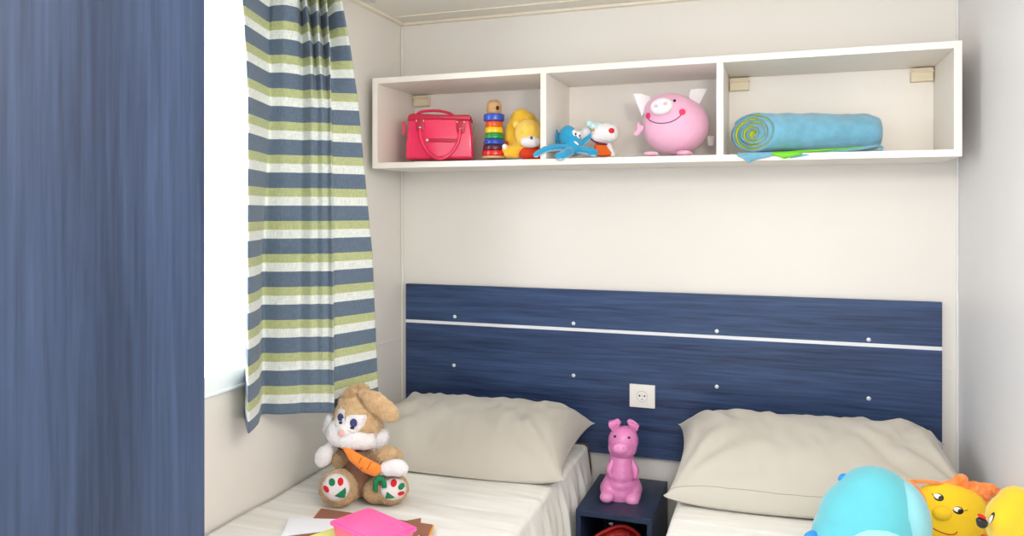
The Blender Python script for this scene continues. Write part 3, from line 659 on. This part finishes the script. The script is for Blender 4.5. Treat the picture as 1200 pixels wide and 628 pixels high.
# ---------------------------------------------------------------- shelf : lion plush
M_ly = mat('golden_yellow_plush', (244,196,52), .95, bump=.5, bscale=300, sheen=.5); M_lh = mat('yellow_plush_head', (250,206,84), .95, bump=.5, bscale=300, sheen=.5)
M_lr = mat('orange_red_cloth', (218,62,26), .85, bump=.3, bscale=300)
l = Toy('lion_plush', 'yellow lion plush slumped beside the ring stacker against the shelf divider', 'stuffed toy', 612, SZ+.001, 2.90)
l.blob('mane', [('e',604,150,10,11,19,8,18),('e',610,138,10,12,11,8,-20),('e',598,156,8,7,18,7,8),('e',619,140,10,9,8,8,-30),('e',606,168,8,12,14,9),('e',622,150,10,12,14,8)], M_ly, fuzz=.5)
lb = l.blob('body', [('e',614,174,2,14,11.5,12),('e',622,176,0,9,9,10)], M_ly, fuzz=.3)
la = l.blob('arm', [('c',606,176,-4,6,592.5,175,-8,4.8),('c',605,182,-5,4,594,181,-8,4)], M_ly, fuzz=.3)
l.blob('paw', [('e',591.8,172.5,-9.5,3.6,4.8,3.8,-25)], M_wfur, la, fuzz=.2)
lh = l.blob('head', [('e',619.5,156.5,-8,16.5,16.4,14),('e',620.5,163,-10,15.5,11,12)], M_lh, fuzz=.3)
lm = l.blob('muzzle', [('e',621.8,166,-19,11.8,6.8,6.5)], M_wfur, vox=.8, fuzz=.2)
l.patch('nose', l.ell(622.8,161.6,1.7,1.9), [lm, lh], mat('blue_grey_nose', (104,108,142), .6), lift=.3)
l.blob('ear', [('e',605,145.5,-8,4.6,4.2,2.6,-25),('e',604,147,-9,3,3,2)], M_lh, vox=.8, fuzz=.2)
l.patch('eye', l.ell(611.5,155.3,2.3,2.2), [lh], mat('pale_eye_felt', (232,196,104), .8), lift=.2, thick=.4)
l.blob('trouser', [('e',620,180,-8,12,8,8),('e',629,180,-8,8,8,8)], M_lr, fuzz=.2)
l.blob('foot', [('e',594.5,170,6,3,9,4,10)], M_lr, vox=.8)

# ---------------------------------------------------------------- shelf : octopus
M_oc = mat('bright_blue_plush', (34,160,208), .9, bump=.4, bscale=300, sheen=.4); M_ou = mat('pale_blue_underside', (176,206,226), .9, bump=.3)
o_ = Toy('octopus_plush', 'bright blue octopus plush sprawled over the shelf edge', 'stuffed toy', 668, SZ+.001, 2.79)
oh = o_.blob('body', [('e',666,161,0,11,14.5,11,-4),('e',670,167,-2,12,11,11),('e',672,175,-3,12,8,11)], M_oc, fuzz=.25)
def tent(pts, r0, r1, fl=.6):
    q = spline([(a, b, c) for a, b, c in pts], 4); n = len(q); pr = []; pu = []
    for i, x in enumerate(q):
        f = i/(n-1); rr = (r0+(r1-r0)*f)*1.22; pr.append(('e', x.x, x.y, x.z, rr*1.1, rr*.8, rr)); pu.append(('e', x.x, x.y+rr*.45, x.z, rr*.9, rr*.55, rr*.8))
    tt = o_.blob('tentacle', pr, M_oc, vox=.8, fuzz=.2); o_.blob('underside', pu, M_ou, tt, vox=.8)
tent([(667,173,-6),(655,172.5,-14),(642,174,-22),(633,178,-28),(628,181.5,-31)], 4.5, 2.6)
tent([(668,176,-8),(665,178,-18),(661,181,-24),(656.5,183,-29)], 5.2, 4.6)
tent([(676,175,-6),(684,176,-12),(692,177.5,-15),(695,179,-17)], 4.4, 4.6)
tent([(662,174,6),(656,166,14),(652,158,18),(650,153.5,18)], 4.4, 2.6)
tent([(676,174,0),(682,168,0),(688,163,-1),(692.5,158.5,-2)], 3.6, 2.2)
for eu, ev in ((673.2,156),(678,158)):
    e = o_.blob('eye', [('e',eu,ev,-8.5,3,4.4,2.2,-10)], M_white, vox=.5, sm=3)
    o_.blob('pupil', [('e',eu+1.3,ev+1.1,-10.4,1.1,1.7,.8)], mat('pupil_blue', (30,60,120), .5), e, vox=.3, sm=2)
o_.patch('mouth', [(673,165),(676,166.5),(678.5,169.5),(677.5,170.5),(674.5,168.5),(672.6,166.3)], [oh], M_white, lift=.4)

# ---------------------------------------------------------------- shelf : white dog
M_dc = mat('pale_aqua_plush', (196,232,232), .9, bump=.4, sheen=.3); M_do = mat('orange_cloth', (228,100,24), .85, bump=.3)
d = Toy('dog_plush', 'small white dog plush with a red nose and orange clothes behind the octopus', 'stuffed toy', 708, SZ+.001, 2.80)
db = d.blob('body', [('e',708,174,4,10,11,9),('c',712,170,2,6,717,181,-4,3.8)], M_wfur, fuzz=.2)
dh = d.blob('head', [('e',707.5,156,-4,14,12.5,12),('e',714.5,156,-8,11,11,10),('e',703,159,-4,11.5,9.5,10)], M_wfur, fuzz=.25)
d.blob('cap', [('e',704,147.5,-3,9,3.6,8,8),('e',715,146.5,-4,5,3,5,14)], M_dc, vox=.9)
d.blob('ear', [('e',690.5,144.5,-6,4.2,4,3),('e',695,148,-4,5,4,4)], M_dc, vox=.9)
d.blob('ear', [('e',686,157,4,7.5,9.5,4,20)], M_wfur, fuzz=.2)
d.blob('nose', [('e',716.6,153.2,-17,3.6,3.3,2.8)], mat('red_nose_felt', (220,22,34), .6), vox=.6)
d.patch('eye', d.ell(695.3,152.5,1.7,1.7), [dh], mat('orange_eye_felt', (246,172,110), .7), lift=.3)
d.prism('trousers', [(698,168),(710,169.5),(714,175),(718.8,182.6),(698.5,182.8),(697,175)], -9, 1, M_do, bevel=2.2, seg=4)
d.blob('scarf', [('c',693.5,163,-6,1.6,701,168,-9,1.6),('c',701,168,-9,1.6,711,169,-9,1.2)], mat('maroon_scarf', (120,26,48), .8), vox=.6)
d.blob('foot', [('e',718,181.5,-6,3.6,3,4)], M_wfur, vox=.8)

# ---------------------------------------------------------------- shelf : round pig plush
M_pp = mat('soft_pink_plush', (236,180,208), .9, bump=.15, bscale=300, sheen=.3); M_hot = mat('hot_pink_felt', (236,62,112), .8)
g = Toy('pig_plush', 'round pink pig plush with white snout in the middle shelf compartment', 'stuffed toy', 791, SZ+.001, 2.715)
gb = g.blob('body', [('e',791.5,147.5,0,39,34.5,36),('e',784,130,-8,29,21,26)], M_pp, vox=1.6)
gs = g.blob('snout', [('e',775.5,124.5,-37,13,9.6,8,-12)], M_wfur, vox=.9)
for q in (((768.8,124.3)),((779.6,121.5))): g.patch('nostril', g.ell(q[0],q[1],2.6,1.9,-10), [gs], M_pp, gs, lift=.2, thick=.3)
g.patch('eye', g.ell(790.5,118,1.7,1.5), [gb], M_black, lift=.3)
g.patch('cheek', g.ell(759.6,135.7,2.6,3.6), [gb], M_hot, lift=.3); g.patch('cheek', g.ell(799.6,131.2,3.9,3.6), [gb], M_hot, lift=.3)
g.line('mouth', [(758.8,137.5),(761.5,141),(768,143.8),(776,144.4),(784,143.4),(791,140.6),(796,137),(799.2,133.5)], [gb], .55, mat('maroon_thread', (92,38,60), .7))
g.prism('ear', [(741.5,109.3),(751,109),(761.5,112),(763.5,116),(758,127),(752.5,136),(748,125)], -4, 0, M_wfur, bevel=1.4)
g.prism('ear', [(809,104.5),(818,103.5),(829.8,103.4),(824,115),(816.3,128.5),(810,121),(807,113)], -6, -1, M_wfur, bevel=1.4)
g.blob('arm', [('e',750,151,-8,5,4,3,-40),('e',746,156.5,-9,4,3,2.6,-10),('e',748,146.5,-8,2.4,3,2.4)], M_pp, vox=.9)
g.blob('arm', [('e',818.5,147,-24,3.2,7,3.4,-6)], M_pp, vox=.9)
g.prism('care_tag', [(829,159),(837,159),(836,170.5),(830,170.5)], 4, 4.8, M_white, bevel=.2)
g.blob('foot', [('e',763,180.2,-24,9,2.8,6)], M_pp, vox=.9); g.blob('foot', [('e',802,179.3,-24,9.5,3.2,6)], M_pp, vox=.9)

# ---------------------------------------------------------------- shelf : rolled towel
M_tb = mat('blue_terry', (116,180,208), .95, bump=.8, bscale=420, sheen=.5, var=.13, vscale=34); M_tg = mat('lime_terry', (190,202,36), .95, bump=.6, bscale=420, sheen=.3); M_tgr = mat('green_terry', (122,214,56), .95, bump=.6, bscale=420)
a0 = Vector((-.108,-.262,SZ+.0715)); a1 = Vector((.305,-.150,SZ+.066))
tw = thing('rolled_towel', 'rolled blue beach towel with lime lining in the right shelf compartment', 'towel', (a0.x,a0.y,SZ), math.atan2(a1.y-a0.y, a1.x-a0.x))
LT = (a1-a0).length
def spiral(rin, rout, turns, thick, off, name, m, ax0, ax1, ph0=-1.9):
    bm = bmesh.new(); n = int(turns*40); NX = 26; uvn = []
    for i in range(n+1):
        th = i/n*turns*2*math.pi; rr = rin+(rout-rin)*i/n
        row = []
        for side_ in (0, 1):
            r_ = rr+off+(thick if side_ else 0)
            for x in range(NX+1):
                fx = x/NX; X = fx
                sq = 1 - .06*fx - .10*max(0, fx-.93)/.07; bumpy = 1+.055*noise.noise((X*9, math.cos(th-ph0)*1.5, math.sin(th-ph0)*1.5))+ (.02*noise.noise((X*25,th*.8,3)))
                a = -th+ph0; xs0 = ax0+.026-.85*r_*math.cos(a)*-1*-1+.004*math.sin(th*.5); X = xs0+(ax1-xs0)*fx; telescoping = 0
                row.append(bm.verts.new((X+telescoping, r_*sq*bumpy*math.cos(a)*1.04, .0740+r_*sq*bumpy*math.sin(a)*.98-.004*fx)))
        uvn.append(row)
    W_ = NX+1
    for i in range(n):
        A, B = uvn[i], uvn[i+1]
        for x in range(NX):
            bm.faces.new((A[x], A[x+1], B[x+1], B[x])); bm.faces.new((A[W_+x], B[W_+x], B[W_+x+1], A[W_+x+1]))
        bm.faces.new((A[0], B[0], B[W_], A[W_])); bm.faces.new((A[NX], A[W_+NX], B[W_+NX], B[NX]))
    for R_ in (uvn[0], uvn[-1]):
        for x in range(NX): bm.faces.new((R_[x], R_[W_+x], R_[W_+x+1], R_[x+1]))
    return link_mesh(name, bm, m, tw, True)
spiral(.008, .0655, 4.6, .0058, .0, 'outer_layer', M_tb, 0, LT)
spiral(.008, .0655, 4.6, .0048, -.0052, 'lining', M_tg, .004, LT-.004)
def flap(name, m, cols, mm=.003):
    """cloth lying on the shelf board and hanging over its front edge; cols = (world x, drop below the board, back y)"""
    bm = bmesh.new(); Minv = tw.matrix_basis.inverted(); rows = []
    for x, drop, yb in cols:
        path = [(yb, SZ+.006), (yb-.03, SZ+.004), (D0+.012, SZ+.004), (D0-.004, SZ+.003), (D0-.010, SZ-.004)]
        if drop > .004: path += [(D0-.009, SZ-drop*.5), (D0-.008, SZ-drop)]
        else: path += [(D0-.0105, SZ-.005), (D0-.0105, SZ-.006)]
        rows.append([bm.verts.new(Minv @ Vector((x, y, z))) for y, z in path])
    for i in range(len(rows)-1):
        for k in range(len(rows[0])-1): bm.faces.new((rows[i][k], rows[i+1][k], rows[i+1][k+1], rows[i][k+1]))
    return link_mesh(name, bm, m, tw, True, solid=mm)
bpy.context.view_layer.update()
def xs_(u): return on(1, D0, u, 186).x
flap('corner_flap', M_tb, [(xs_(864),.004,-.27),(xs_(870),.012,-.27),(xs_(878),.030,-.26),(xs_(886),.020,-.25),(xs_(900),.012,-.24),(xs_(908),.004,-.24)])
flap('green_flap', M_tgr, [(xs_(905),.004,-.23),(xs_(912),.010,-.23),(xs_(919),.018,-.23),(xs_(928),.012,-.22),(xs_(940),.004,-.22)], .004)
bm = bmesh.new(); Minv = tw.matrix_basis.inverted()
q = [Minv @ Vector((on(1, yy, u, v).x, yy, on(1, yy, u, v).z)) for u, v, yy in ((905,181.5,-.325),(930,178.2,-.315),(960,176.2,-.30),(990,174.6,-.27),(1012,172.6,-.25))]
bm = bmesh.new(); add_tube(bm, spline(q, 6), .004, 10); link_mesh('green_edge', bm, M_tgr, tw, True)
q = [Minv @ Vector((on(1, yy, u, v).x, yy, on(1, yy, u, v).z)) for u, v, yy in ((926,184,-.333),(950,181,-.325),(985,177.5,-.31),(1010,174,-.28),(1028,171,-.25),(1034,173.5,-.24),(1028,177,-.25),(1000,181.5,-.28),(960,184,-.32))]
bm = bmesh.new(); add_tube(bm, spline(q, 6), .0045, 10); link_mesh('towel_hem', bm, M_tb, tw, True)

# ---------------------------------------------------------------- right bed toys
M_aq = mat('aqua_plush', (90,184,198), .92, bump=.12, bscale=300, sheen=.4); M_aql = mat('pale_aqua_plush_panel', (134,196,208), .92, bump=.12, sheen=.3); M_bt = mat('blue_tassel', (40,140,216), .8, bump=.5)
w_ = Toy('fish_plush', 'large round aqua blue plush lying in front of the right pillow', 'stuffed toy', 1022, BZ+.004, 1.93)
fb = w_.blob('body', [('e',1014,629,0,61,44,50),('e',1025,597,2,49,50,46),('e',1018,612,0,58,54,50,-18),('e',1036,612,2,46,54,46)], M_aq, vox=2.2, sm=10)
w_.blob('side_panel', [('e',1060,606,-8,25.5,44,38,-6),('e',1062,632,-8,24,36,38)], M_aql, vox=2, sm=8)
w_.blob('belly_patch', [('e',1030,644,-38,34,30,20)], mat('light_aqua_felt', (150,212,220), .9), vox=1.6, sm=6)
w_.blob('fin', [('e',987,559,14,6,3,4,-40),('e',989,561,14,5,3.4,4)], M_bt, vox=.9, fuzz=.5)
w_.blob('fin', [('e',951,630,-4,9,8,5,-20),('e',946,634,-4,4,10,4)], M_bt, vox=.9, fuzz=.8)

M_sy = mat('sun_yellow_plush', (242,200,30), .9, bump=.12, sheen=.08, var=.04, vscale=12); M_so = mat('orange_plush', (250,124,44), .9, bump=.5, sheen=.4, rgb2=(255,160,90), vscale=40)
sn_ = Toy('sun_plush', 'yellow smiling plush face with orange mane behind the aqua plush', 'stuffed toy', 1120, BZ+.004, 2.04)
sf = sn_.blob('face', [('e',1113,608,0,48,41,24,14),('e',1100,604,2,38,37,24),('e',1128,603,2,30,32,22)], M_sy, vox=1.8, sm=8)
sn_.tube('rim', [(1058,565,14),(1068,564,8),(1080,564,4),(1092,565,0),(1104,567,2)], 2.2, M_so)
sn_.tube('rim', [(1060,563.5,8),(1070,568,-6),(1078,576,-12),(1084,586,-15),(1086,600,-16)], 1.8, M_so, taper=(2.6,1.4))
sn_.blob('mane', [('c',1104,570,8,5,1118,568,4,7),('e',1126,563,4,9,8,6,20),('e',1119,568,2,6,5,5),('e',1131,571,2,5,5,5)], M_so, fuzz=1.2, vox=1.2)
sn_.blob('mane', [('e',1145,577,4,16,12,9,30),('e',1158,574,4,14,8,7,16),('e',1168,577,4,8,6,6,40),('e',1152,592,4,10,10,8,20),('e',1140,572,6,7,5,6),('e',1160,596,4,6,6,6)], M_so, fuzz=1.6, vox=1.3)
sn_.blob('nose', [('e',1104,601,-21,11,8,7)], M_sy, vox=1.1)
for cu_, cv_, an in ((1100,582.5,22),(1123,598,18)):
    e = sn_.patch('eye', sn_.ell(cu_,cv_,6.4,4.4,an), [sf], M_black, lift=.2, thick=.4)
    sn_.patch('eye_white', sn_.ell(cu_-.8,cv_-.9,5.2,2.9,an), [sf], M_white, e, lift=.7, thick=.4)
    sn_.patch('pupil', sn_.ell(cu_+2.2,cv_+1.2,2.6,2.8,an), [sf], M_black, e, lift=1.2, thick=.4)
    sn_.line('eyelash', [(cu_-6,cv_-2),(cu_-8.5,cv_-4.5)] if cu_ < 1110 else [(cu_+7,cv_+.5),(cu_+11,cv_-.5)], [sf], .4, M_black, e)
sn_.line('mouth', [(1085,612),(1092,618),(1100,622.5),(1110,625.8),(1118,626),(1122,623)], [sf], .7, mat('brown_red_thread', (176,66,22), .7))

M_y2 = mat('lemon_yellow_plush', (214,178,26), .9, bump=.12, sheen=.4)
y_ = Toy('duck_plush', 'lemon yellow plush with rounded head at the right edge of the bed', 'stuffed toy', 1190, BZ+.004, 1.70)
yb = y_.blob('body', [('e',1193,614,0,36,38,28),('e',1194,672,0,36,54,30),('e',1190,588,0,20,18,18,-20),('e',1180,606,-3,22,28,22,20),('e',1204,592,6,22,16,16,30)], M_y2, vox=1.8, sm=8)
e = y_.patch('eye', y_.ell(1162,607,2.6,7.5,24), [yb], M_black, lift=.2, thick=.4); y_.patch('eye_white', y_.ell(1160.6,609,1.8,6,24), [yb], M_white, e, lift=.8, thick=.4)
y_.blob('nose', [('e',1151,613,-6,6.5,6,5),('e',1148,610,-6,4,4,4)], M_black, vox=.8)
y_.blob('beak', [('e',1150.5,605,-7,5.6,2.2,3,28)], M_rfelt, vox=.6)
y_.blob('mouth', [('e',1153,628,-14,4,1.5,3)], M_rfelt, vox=.6)
